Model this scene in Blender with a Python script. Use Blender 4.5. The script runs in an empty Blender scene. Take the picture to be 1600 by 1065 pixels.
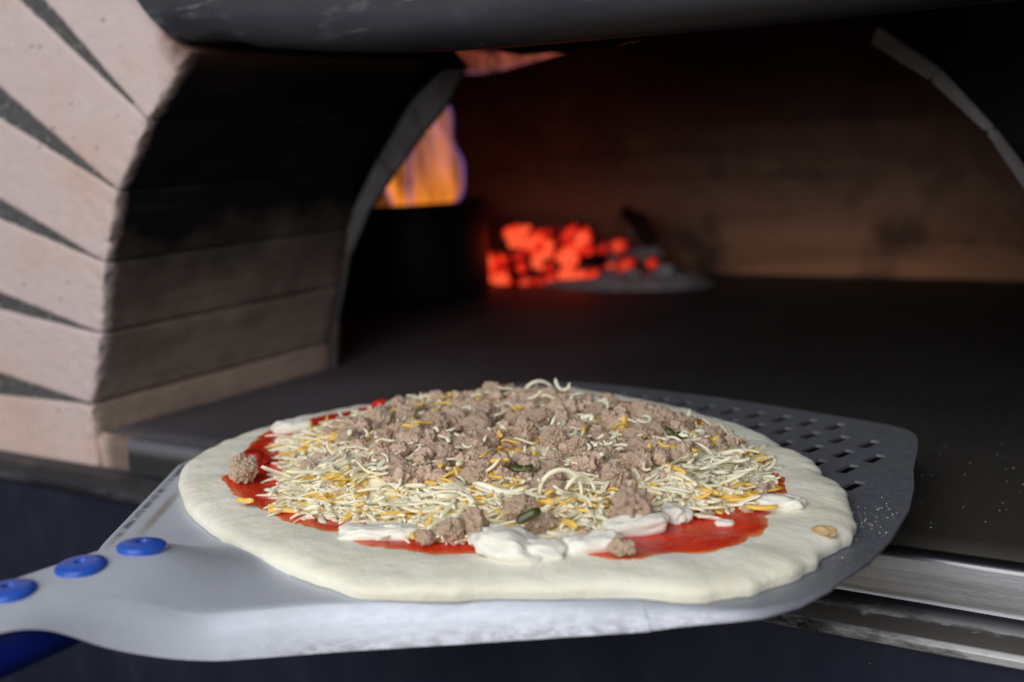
import bpy, bmesh, math, random
from mathutils import Vector, Matrix, noise

random.seed(7)
S = bpy.context.scene
COL = S.collection
PI = math.pi

# ------------------------------------------------------------------ helpers
def link(o):
    COL.objects.link(o); return o

def obj(name, mesh, mat=None, parent=None, loc=None):
    """One mesh object. Mesh built in world coordinates unless loc is given."""
    o = bpy.data.objects.new(name, mesh); link(o)
    if mat is not None and not mesh.materials:
        mesh.materials.append(mat)
    base = Vector((0, 0, 0))
    if parent is not None:
        o.parent = parent
        p = parent
        while p is not None:
            base += p.location; p = p.parent
    o.location = (Vector(loc) if loc is not None else Vector((0, 0, 0))) - base
    return o

def thing(name, label, cat, loc=(0, 0, 0), group=None):
    o = bpy.data.objects.new(name, None); link(o)
    o.location = loc; o.empty_display_size = .02
    o['label'] = label; o['category'] = cat
    if group: o['group'] = group
    return o

def tag(o, label, cat, group=None, kind=None):
    if label: o['label'] = label
    if cat: o['category'] = cat
    if group: o['group'] = group
    if kind: o['kind'] = kind
    return o

def mesh_of(name, verts, faces, smooth=True):
    m = bpy.data.meshes.new(name); m.from_pydata([tuple(v) for v in verts], [], faces)
    m.validate(); m.update()
    if smooth: m.polygons.foreach_set('use_smooth', [True] * len(m.polygons))
    return m

def bm_mesh(bm, name, smooth=True):
    bmesh.ops.recalc_face_normals(bm, faces=bm.faces)
    m = bpy.data.meshes.new(name); bm.to_mesh(m); bm.free()
    if smooth: m.polygons.foreach_set('use_smooth', [True] * len(m.polygons))
    return m

def sharp(m, ang=35):
    try: m.set_sharp_from_angle(angle=math.radians(ang))
    except Exception: pass
    return m

def lerp(a, b, t): return a + (b - a) * t
def sstep(a, b, x):
    t = max(0., min(1., (x - a) / (b - a))); return t * t * (3 - 2 * t)
def interp(tab, x):
    if x <= tab[0][0]: return tab[0][1]
    for (x0, y0), (x1, y1) in zip(tab, tab[1:]):
        if x <= x1: return lerp(y0, y1, (x - x0) / (x1 - x0))
    return tab[-1][1]
def ns(x, y, z, s=1.): return noise.noise(Vector((x * s, y * s, z * s)))

def plate(name, outer, holes, thick, to_world):
    """flat sheet with holes: 2D filled curve turned into a mesh; to_world maps (u,v,w)."""
    cu = bpy.data.curves.new(name, 'CURVE'); cu.dimensions = '2D'; cu.fill_mode = 'BOTH'; cu.extrude = thick / 2
    for loop in [outer] + holes:
        sp = cu.splines.new('POLY'); sp.points.add(len(loop) - 1)
        for p, q in zip(sp.points, loop): p.co = (q[0], q[1], 0, 1)
        sp.use_cyclic_u = True
    t = bpy.data.objects.new(name + '_tmp', cu); link(t)
    bpy.context.view_layer.update()
    m = bpy.data.meshes.new_from_object(t.evaluated_get(bpy.context.evaluated_depsgraph_get()))
    bpy.data.objects.remove(t); bpy.data.curves.remove(cu)
    for v in m.vertices: v.co = to_world(*v.co)
    m.update(); m.name = name
    return m

# ------------------------------------------------------------------ materials
class NT:
    def __init__(s, name):
        s.m = bpy.data.materials.new(name); s.m.use_nodes = True
        s.t = s.m.node_tree; s.n = s.t.nodes; s.l = s.t.links
        s.b = s.n['Principled BSDF']; s.out = s.n['Material Output']
    def node(s, typ, **kw):
        x = s.n.new(typ)
        for k, v in kw.items(): setattr(x, k, v)
        return x
    def put(s, sock, val):
        if hasattr(val, 'is_output') or isinstance(val, bpy.types.NodeSocket): s.l.new(val, sock)
        else: sock.default_value = val
    def pos(s): return s.node('ShaderNodeNewGeometry').outputs['Position']
    def objco(s): return s.node('ShaderNodeTexCoord').outputs['Object']
    def rand(s): return s.node('ShaderNodeObjectInfo').outputs['Random']
    def scale(s, v, sc):
        x = s.node('ShaderNodeMapping'); s.l.new(v, x.inputs['Vector']); x.inputs['Scale'].default_value = sc
        return x.outputs[0]
    def noise(s, v, sc, detail=4, rough=.55, col=False, dist=0.):
        x = s.node('ShaderNodeTexNoise'); s.l.new(v, x.inputs['Vector'])
        x.inputs['Scale'].default_value = sc; x.inputs['Detail'].default_value = detail
        x.inputs['Roughness'].default_value = rough; x.inputs['Distortion'].default_value = dist
        return x.outputs['Color' if col else 'Fac']
    def voro(s, v, sc, feat='F1'):
        x = s.node('ShaderNodeTexVoronoi', feature=feat); s.l.new(v, x.inputs['Vector']); x.inputs['Scale'].default_value = sc
        return x.outputs['Distance']
    def ramp(s, fac, stops, interp='LINEAR'):
        x = s.node('ShaderNodeValToRGB'); s.put(x.inputs[0], fac); r = x.color_ramp; r.interpolation = interp
        while len(r.elements) > 1: r.elements.remove(r.elements[-1])
        for i, (p, c) in enumerate(stops):
            e = r.elements[0] if i == 0 else r.elements.new(p)
            e.position = p; e.color = (c[0], c[1], c[2], 1) if hasattr(c, '__len__') else (c, c, c, 1)
        return x.outputs[0]
    def math(s, op, a, b=0., clamp=False):
        x = s.node('ShaderNodeMath', operation=op, use_clamp=clamp); s.put(x.inputs[0], a); s.put(x.inputs[1], b); return x.outputs[0]
    def mix(s, fac, a, b, mode='MIX'):
        x = s.node('ShaderNodeMix', data_type='RGBA', blend_type=mode)
        s.put(x.inputs[0], fac)
        for k, v in ((6, a), (7, b)):
            if isinstance(v, (tuple, list)): v = (v[0], v[1], v[2], 1)
            s.put(x.inputs[k], v)
        return x.outputs[2]
    def sep(s, v):
        x = s.node('ShaderNodeSeparateXYZ'); s.l.new(v, x.inputs[0]); return x.outputs
    def maprange(s, v, a, b, c=0., d=1.):
        x = s.node('ShaderNodeMapRange'); s.put(x.inputs[0], v)
        for i, k in enumerate((a, b, c, d)): x.inputs[1 + i].default_value = k
        x.clamp = True; return x.outputs[0]
    def bump(s, h, strength=.3, dist=.001, normal=None):
        x = s.node('ShaderNodeBump'); s.put(x.inputs['Height'], h)
        x.inputs['Strength'].default_value = strength; x.inputs['Distance'].default_value = dist
        if normal is not None: s.l.new(normal, x.inputs['Normal'])
        return x.outputs[0]
    def set(s, **kw):
        names = dict(col='Base Color', rough='Roughness', metal='Metallic', spec='Specular IOR Level', normal='Normal',
                     sss='Subsurface Weight', sssr='Subsurface Radius', ssss='Subsurface Scale', emit='Emission Color',
                     emits='Emission Strength', alpha='Alpha', coat='Coat Weight', coatr='Coat Roughness', aniso='Anisotropic', trans='Transmission Weight')
        for k, v in kw.items():
            if isinstance(v, tuple) and k in ('col', 'emit'): v = (v[0], v[1], v[2], 1)
            s.put(s.b.inputs[names[k]], v)
        return s.m

def m_brick():
    k = NT('firebrick'); p = k.pos(); x, y, z = k.sep(p)
    n1 = k.noise(p, 14, 3); n2 = k.noise(p, 90, 5, .65); n3 = k.noise(p, 420, 3, .7)
    c = k.ramp(n1, [(.3, (.57, .415, .355)), (.5, (.61, .465, .415)), (.7, (.615, .50, .47))])
    c = k.mix(k.maprange(n2, .45, .75, 0, .35), c, (.44, .32, .275))
    c = k.mix(k.maprange(n3, .58, .72, 0, .6), c, (.24, .19, .17))
    wt = k.math('MULTIPLY', k.maprange(k.noise(p, 7, 2), .45, .62, 0, .5), 1.)
    c = k.mix(wt, c, (.57, .50, .515))
    # rust and brown stain at the top brick's lower end
    rust = k.math('MULTIPLY', k.maprange(z, .225, .262), k.maprange(k.noise(p, 55, 4), .42, .6))
    rust = k.math('MULTIPLY', rust, k.maprange(x, -.585, -.560))
    c = k.mix(rust, c, (.26, .10, .045))
    # the flue side: smoke-stained faces, blacker the higher they are
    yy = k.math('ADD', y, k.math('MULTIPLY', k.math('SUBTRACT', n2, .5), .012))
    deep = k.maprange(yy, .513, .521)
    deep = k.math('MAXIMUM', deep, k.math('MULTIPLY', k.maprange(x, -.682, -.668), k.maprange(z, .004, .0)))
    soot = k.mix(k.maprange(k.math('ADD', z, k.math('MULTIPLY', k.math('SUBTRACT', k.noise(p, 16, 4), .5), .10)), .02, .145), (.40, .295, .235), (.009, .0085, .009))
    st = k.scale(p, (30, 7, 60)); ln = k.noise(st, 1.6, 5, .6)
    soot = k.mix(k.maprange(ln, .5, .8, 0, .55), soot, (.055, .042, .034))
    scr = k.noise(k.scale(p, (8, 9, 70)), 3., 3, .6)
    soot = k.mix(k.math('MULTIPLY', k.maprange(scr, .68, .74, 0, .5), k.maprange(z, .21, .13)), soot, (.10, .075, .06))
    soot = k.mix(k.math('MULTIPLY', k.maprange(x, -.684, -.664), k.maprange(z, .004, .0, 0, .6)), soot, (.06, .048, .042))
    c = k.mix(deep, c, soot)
    pv = k.voro(k.scale(p, (1, 1, 1.3)), 75)
    pit = k.math('MULTIPLY', k.maprange(pv, .16, .09), k.maprange(k.noise(p, 40, 2), .50, .56))
    front = k.maprange(y, .517, .512)
    c = k.mix(k.math('MULTIPLY', k.math('MULTIPLY', pit, front), .65), c, (.15, .11, .10))
    c = k.mix(k.math('MULTIPLY', k.math('MULTIPLY', k.maprange(x, -.576, -.562), k.maprange(z, .236, .250)), .9), c, (.10, .045, .025))
    b = k.bump(n2, .55, .0016); b = k.bump(n3, .35, .0008, b)
    pits = k.maprange(k.voro(p, 160), .0, .22); b = k.bump(pits, .2, .0008, b)
    return k.set(col=c, rough=.9, spec=.2, normal=b)

def m_mortar():
    k = NT('mortar'); p = k.pos()
    n = k.noise(p, 260, 4, .7); v = k.voro(p, 330)
    c = k.ramp(n, [(.3, (.060, .060, .060)), (.55, (.105, .105, .105)), (.75, (.17, .17, .165))])
    c = k.mix(k.maprange(k.noise(p, 260, 2), .66, .70), c, (.42, .41, .38))
    return k.set(col=c, rough=.95, spec=.1, normal=k.bump(n, .8, .0015, k.bump(v, .5, .001)))

def m_lip():
    k = NT('mouth_brick'); p = k.pos(); n = k.noise(p, 30, 4); x, y, z = k.sep(p)
    c = k.ramp(n, [(.3, (.12, .117, .120)), (.7, (.23, .225, .23))])
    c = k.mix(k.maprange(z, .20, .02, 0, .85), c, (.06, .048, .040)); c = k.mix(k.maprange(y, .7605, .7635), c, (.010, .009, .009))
    return k.set(col=c, rough=.9, spec=.15, normal=k.bump(n, .4, .002))

def m_soot():
    k = NT('soot'); p = k.pos(); n = k.noise(p, 20, 4)
    return k.set(col=k.ramp(n, [(.3, (.004, .004, .005)), (.7, (.009, .009, .010))]), rough=.95, spec=.1)

def m_dome():
    k = NT('dome_brick'); p = k.pos(); x, y, z = k.sep(p)
    n = k.noise(p, 5, 4); n2 = k.noise(p, 26, 5, .6)
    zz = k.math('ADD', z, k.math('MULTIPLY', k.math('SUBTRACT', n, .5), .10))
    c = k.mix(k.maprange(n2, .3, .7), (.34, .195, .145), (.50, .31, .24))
    c = k.mix(k.maprange(zz, .01, .13, 1., 0.), c, (.56, .27, .16))  # fire glow on the lower wall, painted as a redder colour
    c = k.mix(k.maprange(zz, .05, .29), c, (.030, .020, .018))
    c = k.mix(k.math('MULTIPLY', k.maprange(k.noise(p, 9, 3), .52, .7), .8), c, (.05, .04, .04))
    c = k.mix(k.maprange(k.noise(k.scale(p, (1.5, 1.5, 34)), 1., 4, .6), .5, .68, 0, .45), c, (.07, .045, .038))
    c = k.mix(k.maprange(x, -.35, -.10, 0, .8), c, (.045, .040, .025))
    return k.set(col=c, rough=.95, spec=.1, normal=k.bump(n2, .5, .004))

def m_hearth():
    k = NT('hearth_stone'); p = k.pos(); x, y, z = k.sep(p)
    n = k.noise(p, 9, 4); n2 = k.noise(p, 120, 5, .65)
    c = k.ramp(n, [(.3, (.018, .017, .016)), (.7, (.030, .029, .029))])
    c = k.mix(k.maprange(n2, .5, .8, 0, .4), c, (.06, .057, .052))
    dust = k.math('MULTIPLY', k.maprange(x, -.40, -.60), k.maprange(y, .85, .55))
    c = k.mix(k.math('MULTIPLY', dust, .35), c, (.11, .10, .095))
    c = k.mix(k.math('MULTIPLY', k.maprange(x, -.36, -.62), k.maprange(n, .3, .7, .4, .85)), c, (.080, .075, .092))  # bluish sheen of the floor, painted into its colour
    fl = k.maprange(k.noise(p, 900, 2, .5), .77, .80)
    c = k.mix(k.math('MULTIPLY', fl, .0), c, (.6, .57, .5))
    c = k.mix(k.math('MULTIPLY', k.maprange(x, -.25, -.12), k.maprange(y, .72, .56, 0, .8)), c, (.040, .036, .027))
    c = k.mix(k.maprange(z, -.003, -.006), c, (.006, .006, .006))
    r = k.math('ADD', k.math('MULTIPLY', n2, .25), .50)
    return k.set(col=c, rough=r, spec=.45, normal=k.bump(n2, .12, .0006))

def m_steel():
    k = NT('worn_steel'); p = k.pos(); x, y, z = k.sep(p)
    br = k.noise(k.scale(p, (6, 400, 400)), 1., 4, .6)
    n = k.noise(k.scale(p, (60, 160, 160)), 1., 5, .7); big = k.noise(p, 18, 3)
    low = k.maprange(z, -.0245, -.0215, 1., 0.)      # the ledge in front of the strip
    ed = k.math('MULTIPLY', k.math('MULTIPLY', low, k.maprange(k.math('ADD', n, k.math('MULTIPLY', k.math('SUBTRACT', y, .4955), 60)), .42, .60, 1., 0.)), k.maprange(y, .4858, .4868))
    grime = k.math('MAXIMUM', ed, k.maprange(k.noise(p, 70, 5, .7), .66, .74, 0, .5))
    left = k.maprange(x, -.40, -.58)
    painted_shine = k.math('MULTIPLY', low, k.maprange(k.math('ADD', k.noise(p, 11, 2), k.math('MULTIPLY', k.math('SUBTRACT', n, .5), .5)), .40, .58))  # shine on the ledge, painted as pale blotches
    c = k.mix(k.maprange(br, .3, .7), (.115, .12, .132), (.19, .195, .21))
    c = k.mix(painted_shine, c, (.55, .55, .56)); c = k.mix(grime, c, (.055, .05, .045))
    c = k.mix(k.math('MULTIPLY', left, .92), c, k.mix(k.maprange(z, -.009, -.003), (.022, .022, .024), (.17, .175, .20)))  # left end darkened, with a reflection painted along its top edge
    met = k.math('SUBTRACT', k.math('SUBTRACT', .95, k.math('MULTIPLY', painted_shine, .7)), k.math('MAXIMUM', k.math('MULTIPLY', grime, .75), k.math('MULTIPLY', left, .6)))
    r = k.math('ADD', k.math('MULTIPLY', br, .16), k.math('ADD', .22, k.math('MULTIPLY', grime, .35)))
    return k.set(col=c, metal=met, rough=r, normal=k.bump(br, .05, .0004, k.bump(n, .12, .0006)))

def m_navy():
    k = NT('navy_enamel'); p = k.pos()
    n = k.noise(p, 8, 4); n2 = k.noise(p, 700, 2, .5); sm = k.noise(k.scale(p, (20, 20, 9)), 1.5, 5, .6)
    c = k.ramp(n, [(.3, (.012, .015, .030)), (.7, (.019, .022, .042))])
    c = k.mix(k.maprange(sm, .55, .8, 0, .4), c, (.04, .045, .07))
    c = k.mix(k.maprange(n2, .795, .82), c, (.5, .5, .5))
    return k.set(col=c, rough=k.maprange(sm, .3, .8, .33, .52), spec=.45, normal=k.bump(n, .08, .002))

def m_hood():
    k = NT('black_hood_paint'); p = k.pos(); x, y, z = k.sep(p)
    sm = k.noise(k.scale(p, (22, 40, 60)), 1., 5, .65, dist=.6)
    sc = k.noise(k.scale(p, (16, 40, 110)), 1., 4, .6, dist=1.0)
    c = k.ramp(k.noise(p, 12, 4), [(.3, (.030, .032, .043)), (.7, (.050, .053, .068))])
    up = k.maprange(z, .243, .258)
    c = k.mix(k.maprange(z, .249, .238), c, (.008, .0085, .012))  # shade of the rolled bottom edge, painted into the colour
    c = k.mix(k.math('MULTIPLY', k.maprange(sm, .54, .68, 0, .5), up), c, (.16, .165, .19))
    c = k.mix(k.math('MULTIPLY', k.maprange(sc, .64, .72, 0, .75), up), c, (.30, .30, .33))
    c = k.mix(k.maprange(k.noise(p, 420, 2), .76, .78), c, (.5, .48, .44))
    return k.set(col=c, rough=k.maprange(sm, .35, .7, .30, .55), spec=.45, normal=k.bump(sm, .15, .002))

def m_peel():
    k = NT('peel_aluminium'); p = k.pos(); x, y, z = k.sep(p)
    n = k.noise(p, 25, 4); n2 = k.noise(k.scale(p, (160, 160, 500)), 1., 5, .7); f = k.noise(p, 700, 3, .6)
    c = k.ramp(n, [(.3, (.50, .54, .61)), (.7, (.57, .61, .68))])
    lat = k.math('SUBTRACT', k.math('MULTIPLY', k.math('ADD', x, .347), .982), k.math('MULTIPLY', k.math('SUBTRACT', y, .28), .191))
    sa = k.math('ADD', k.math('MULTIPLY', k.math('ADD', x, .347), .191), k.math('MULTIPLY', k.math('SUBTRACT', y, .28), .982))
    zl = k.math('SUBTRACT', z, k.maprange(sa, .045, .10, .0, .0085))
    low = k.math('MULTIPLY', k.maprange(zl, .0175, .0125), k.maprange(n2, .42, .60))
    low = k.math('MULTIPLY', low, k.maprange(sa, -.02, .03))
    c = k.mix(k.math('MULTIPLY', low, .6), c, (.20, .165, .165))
    de = k.math('ADD', lat, k.math('ADD', .0541, k.math('MULTIPLY', sa, .975)))
    dl = k.math('MULTIPLY', k.maprange(sa, .010, .03), k.math('MULTIPLY', k.maprange(de, .0015, .004), k.maprange(de, .0085, .006)))
    c = k.mix(k.math('MULTIPLY', dl, k.maprange(k.noise(p, 130, 4, .7), .36, .56, .1, .9)), c, (.085, .085, .085))
    yl = k.math('MULTIPLY', k.maprange(sa, .015, .04), k.math('MULTIPLY', k.maprange(de, .0135, .017), k.maprange(de, .023, .0195)))
    c = k.mix(k.math('MULTIPLY', yl, k.maprange(n, .35, .6, .2, .75)), c, (.26, .235, .13))
    c = k.mix(k.maprange(n2, .68, .76, 0, .35), c, (.28, .27, .25))
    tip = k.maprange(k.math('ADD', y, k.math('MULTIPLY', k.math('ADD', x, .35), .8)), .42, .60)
    c = k.mix(k.math('MULTIPLY', tip, .88), c, (.165, .178, .208))  # tip painted darker, as the metal mirrors the dark oven
    c = k.mix(k.math('MULTIPLY', k.maprange(f, .60, .72, 0, .5), k.maprange(k.noise(p, 40, 3), .42, .6)), c, (.82, .81, .77))
    return k.set(col=c, metal=k.math('ADD', .30, k.math('MULTIPLY', tip, .35)), rough=k.maprange(n2, .3, .7, .45, .62), spec=.35, normal=k.bump(f, .10, .0004, k.bump(n2, .10, .0006)))

def m_blue(name, c0, rough):
    k = NT(name); p = k.pos(); n = k.noise(p, 60, 3)
    return k.set(col=k.mix(k.maprange(n, .35, .7), c0, tuple(v * .8 for v in c0)), rough=rough, spec=.4, normal=k.bump(n, .05, .0005))

def m_dough():
    k = NT('raw_dough'); p = k.pos()
    n = k.noise(p, 30, 4); n2 = k.noise(p, 220, 4, .6); fl = k.noise(p, 900, 3, .6)
    c = k.ramp(n, [(.3, (.81, .78, .61)), (.55, (.86, .845, .70)), (.75, (.88, .87, .78))])
    c = k.mix(k.maprange(fl, .50, .68, 0, .45), c, (.88, .87, .82))
    return k.set(col=c, rough=.75, spec=.25, sss=.2, sssr=(.8, .7, .5), ssss=.003,
                 normal=k.bump(n2, .35, .0014, k.bump(fl, .2, .0005, k.bump(k.noise(p, 75, 3), .35, .003))))

def m_sauce():
    k = NT('tomato_sauce'); p = k.pos()
    at = k.node('ShaderNodeAttribute', attribute_name='thin'); thin = at.outputs['Fac']
    n = k.noise(p, 160, 4, .6); n2 = k.noise(p, 600, 3)
    c = k.ramp(k.noise(p, 45, 4), [(.3, (.58, .018, .005)), (.6, (.72, .036, .009)), (.8, (.64, .024, .008))])
    c = k.mix(k.maprange(k.math('ADD', thin, k.math('MULTIPLY', k.math('SUBTRACT', n, .5), .7)), .25, 1.0), c, (.80, .24, .06))
    c = k.mix(k.maprange(n2, .66, .72, 0, .5), c, (.6, .10, .05))
    return k.set(col=c, rough=k.maprange(n, .3, .7, .20, .45), spec=.42, sss=.12, sssr=(1., .2, .1), ssss=.002, normal=k.bump(n, .7, .0016, k.bump(n2, .15, .0004)))

def m_cheese(name, a, b, sss=.35):
    k = NT(name); p = k.pos(); n = k.noise(p, 110, 3); r = k.rand()
    c = k.mix(k.maprange(n, .3, .7), a, b)
    c = k.mix(k.math('MULTIPLY', r, .35), c, tuple(min(1, v * 1.06) for v in b))
    return k.set(col=c, rough=.48, spec=.35, sss=sss, sssr=(1., .8, .5), ssss=.0025, normal=k.bump(k.noise(p, 500, 3), .18, .0004))

def m_mozz():
    k = NT('fresh_mozzarella'); p = k.pos(); n = k.noise(p, 70, 4)
    c = k.mix(k.maprange(n, .3, .7), (.80, .78, .67), (.85, .84, .76))
    x, y, z = k.sep(p)
    return k.set(col=c, rough=.38, spec=.45, sss=.4, sssr=(1., .85, .6), ssss=.003, normal=k.bump(k.noise(p, 260, 4), .25, .0008))

def m_sausage():
    k = NT('cooked_sausage'); p = k.objco(); r = k.rand(); P = k.pos()
    off = k.node('ShaderNodeVectorMath', operation='ADD'); k.l.new(p, off.inputs[0])
    cmb = k.node('ShaderNodeCombineXYZ'); k.put(cmb.inputs[0], k.math('MULTIPLY', r, 3.)); k.put(cmb.inputs[1], r); k.l.new(cmb.outputs[0], off.inputs[1])
    q = off.outputs[0]
    n = k.noise(q, 260, 4, .6); n2 = k.noise(q, 120, 3); g = k.voro(q, 420)
    c = k.ramp(n, [(.26, (.42, .27, .17)), (.42, (.65, .475, .335)), (.60, (.77, .59, .425)), (.78, (.88, .745, .56))])
    c = k.mix(k.maprange(n2, .60, .72, 0, .75), c, (.55, .36, .17))
    pt = k.node('ShaderNodeNewGeometry').outputs['Pointiness']
    c = k.mix(k.math('MULTIPLY', r, .6), c, (.46, .33, .26))
    c = k.mix(k.maprange(pt, .49, .41, 0, .75), c, (.19, .105, .07))  # shade in the crevices, painted into the colour
    c = k.mix(k.maprange(k.noise(q, 700, 2), .66, .74, 0, .5), c, (.70, .60, .50))
    return k.set(col=c, rough=.52, spec=.4, sss=.12, sssr=(1., .5, .35), ssss=.0015, normal=k.bump(g, .5, .0010, k.bump(k.noise(q, 900, 3), .3, .0005)))

def m_plain(name, col, rough=.5, sc=80, var=.75, spec=.4, sss=0.):
    k = NT(name); p = k.pos(); n = k.noise(p, sc, 4)
    return k.set(col=k.mix(k.maprange(n, .3, .7), col, tuple(v * var for v in col)), rough=rough, spec=spec, sss=sss, ssss=.002, normal=k.bump(n, .2, .0008))

def m_flame():
    k = NT('gas_flame'); p = k.pos(); x, y, z = k.sep(p)
    lw = k.node('ShaderNodeLayerWeight'); lw.inputs[0].default_value = .45; f = lw.outputs['Facing']
    n = k.noise(k.scale(p, (55, 55, 6)), 1., 3)
    hot = k.mix(k.maprange(k.math('ADD', z, k.math('MULTIPLY', k.math('SUBTRACT', k.noise(k.scale(p, (60, 60, 5)), 1., 2), .5), .16)), .12, .19), (1., .27, .02), (.50, .17, .13))
    hot = k.mix(k.maprange(z, .25, .29), hot, (1., .16, .07))
    c = k.mix(k.math('MULTIPLY', k.maprange(f, .45, .85), k.maprange(z, .27, .235)), hot, (.16, .13, .75))
    e = k.node('ShaderNodeEmission'); k.put(e.inputs[0], c)
    k.put(e.inputs[1], k.math('ADD', .03, k.math('MULTIPLY', k.maprange(n, .42, .66), k.maprange(z, .30, .12, .20, .46))))
    t = k.node('ShaderNodeBsdfTransparent'); ad = k.node('ShaderNodeAddShader')
    k.l.new(e.outputs[0], ad.inputs[0]); k.l.new(t.outputs[0], ad.inputs[1]); k.l.new(ad.outputs[0], k.out.inputs[0])
    return k.m

def m_ember(name, lo, hi, strength):
    k = NT(name); p = k.objco(); n = k.noise(p, 32, 3); g = k.noise(p, 90, 3)
    f = k.maprange(k.math('ADD', n, k.math('MULTIPLY', k.math('SUBTRACT', k.rand(), .5), .25)), lo, hi)
    k.set(col=k.mix(g, (.05, .03, .03), (.14, .11, .11)), rough=.95, spec=.1, normal=k.bump(g, .6, .003))
    k.set(emit=k.ramp(f, [(0., (.10, .003, .002)), (.4, (.85, .012, .006)), (.7, (1., .030, .008)), (1., (1., .105, .036))]),
          emits=k.math('MULTIPLY', k.maprange(f, .0, .8), strength))
    return k.m

def box(bm, x0, x1, y0, y1, z0, z1, bev=0.):
    r = bmesh.ops.create_cube(bm, size=1.)
    for v in r['verts']: v.co = Vector((lerp(x0, x1, v.co.x + .5), lerp(y0, y1, v.co.y + .5), lerp(z0, z1, v.co.z + .5)))
    if bev: bmesh.ops.bevel(bm, geom=list({e for v in r['verts'] for e in v.link_edges}), offset=bev, segments=2, affect='EDGES')
BR, MO, LIP, SOOT, DOME, HEARTH = m_brick(), m_mortar(), m_lip(), m_soot(), m_dome(), m_hearth()
STEEL, NAVY, HOOD, PEEL = m_steel(), m_navy(), m_hood(), m_peel()
BLUEH = m_blue('blue_grip_plastic', (.010, .028, .30), .35); BLUER = m_blue('blue_rivet_plastic', (.025, .10, .52), .32)
DOUGH, SAUCE, MOZZ, SAUS = m_dough(), m_sauce(), m_mozz(), m_sausage()
WHITE = m_cheese('white_cheese', (.98, .86, .55), (.98, .91, .70), .5); ORANGE = m_cheese('orange_cheese', (.88, .50, .085), (.90, .60, .16), .45)

# ------------------------------------------------------------------ oven
oven = thing('pizza_oven', 'wood and gas fired brick pizza oven with beige arch bricks and dark hood', 'oven', (-.31, .51, 0))

# beige voussoirs of the front arch (x, z outlines), the left-hand set
J = [(-.679, -.03), (-.679, .021), (-.660, .071), (-.648, .119), (-.628, .166), (-.593, .209), (-.550, .248)]
OUT = [  # outer end of the lower / upper side of each joint
    ((-.93, .019), (-.93, .058)), ((-.93, .103), (-.93, .133)), ((-.92, .194), (-.92, .230)),
    ((-.88, .280), (-.88, .330)), ((-.80, .362), (-.80, .400))]
def voussoirs(mirror):
    polys = []
    for i in range(6):
        a, b = J[i], J[i + 1]
        lo = (-.93, -.03) if i == 0 else OUT[i - 1][1]
        if i == 5: p = [a, b, (-.568, .256), (-.592, .288), (-.69, .43), lo]
        else: p = [a, b, OUT[i][0], lo]
        polys.append([((-.62 - x) if mirror else x, z) for x, z in p])
    return polys
def brick_mesh(bm, poly, y0, y1, seed):
    n0 = len(bm.verts)
    # shrink a hair so neighbours do not share a plane
    cx = sum(p[0] for p in poly) / len(poly); cz = sum(p[1] for p in poly) / len(poly)
    q = [(x + (cx - x) / max(math.hypot(cx - x, cz - z), 1e-6) * .0008, z + (cz - z) / max(math.hypot(cx - x, cz - z), 1e-6) * .0008) for x, z in poly]
    tmp = bmesh.new()
    f = [tmp.verts.new((x, y0, z)) for x, z in q]; b = [tmp.verts.new((x, y1, z)) for x, z in q]
    tmp.faces.new(f); tmp.faces.new(b[::-1])
    for i in range(len(q)):
        j = (i + 1) % len(q); tmp.faces.new((f[j], f[i], b[i], b[j]))
    bmesh.ops.recalc_face_normals(tmp, faces=tmp.faces)
    bmesh.ops.bevel(tmp, geom=[e for e in tmp.edges], offset=.0022, segments=2, profile=.5, affect='EDGES')
    bmesh.ops.triangulate(tmp, faces=[f for f in tmp.faces if len(f.verts) > 4])
    for it in range(7):   # even out the mesh for the chipping
        lim = .0045
        es = [e for e in tmp.edges if e.calc_length() > (lim if min(v.co.y for v in e.verts) < y0 + .03 and min(math.hypot(v.co.x - q[0][0], v.co.z - q[0][1]) for v in e.verts) < .17 else .03)]
        if not es: break
        bmesh.ops.subdivide_edges(tmp, edges=es, cuts=1, use_grid_fill=False)
        bmesh.ops.triangulate(tmp, faces=[f for f in tmp.faces if len(f.verts) > 3])
    tmp.normal_update()
    for v in tmp.verts:
        c = v.co; d = Vector((0, 0, 0))
        dy = c.y - y0
        # distance to the inner arris of the front face
        (ax, az), (bx, bz) = q[0], q[1]
        ux, uz = bx - ax, bz - az; L = math.hypot(ux, uz)
        dist = abs((c.x - ax) * uz - (c.z - az) * ux) / L
        edge = sstep(.010, 0, max(dist, dy))
        n = ns(c.x + seed, c.y, c.z, 110); n2 = ns(c.x, c.y + seed, c.z, 320); n3 = ns(c.x, c.y, c.z + seed, 35)
        amp = .00035 + edge * .0016
        d = v.normal * (n * amp + n2 * amp * .7) - v.normal * edge * max(0, n3 - .1) * .006
        c += d
    me = bpy.data.meshes.new('t'); tmp.to_mesh(me); tmp.free(); bm.from_mesh(me); bpy.data.meshes.remove(me)

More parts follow.
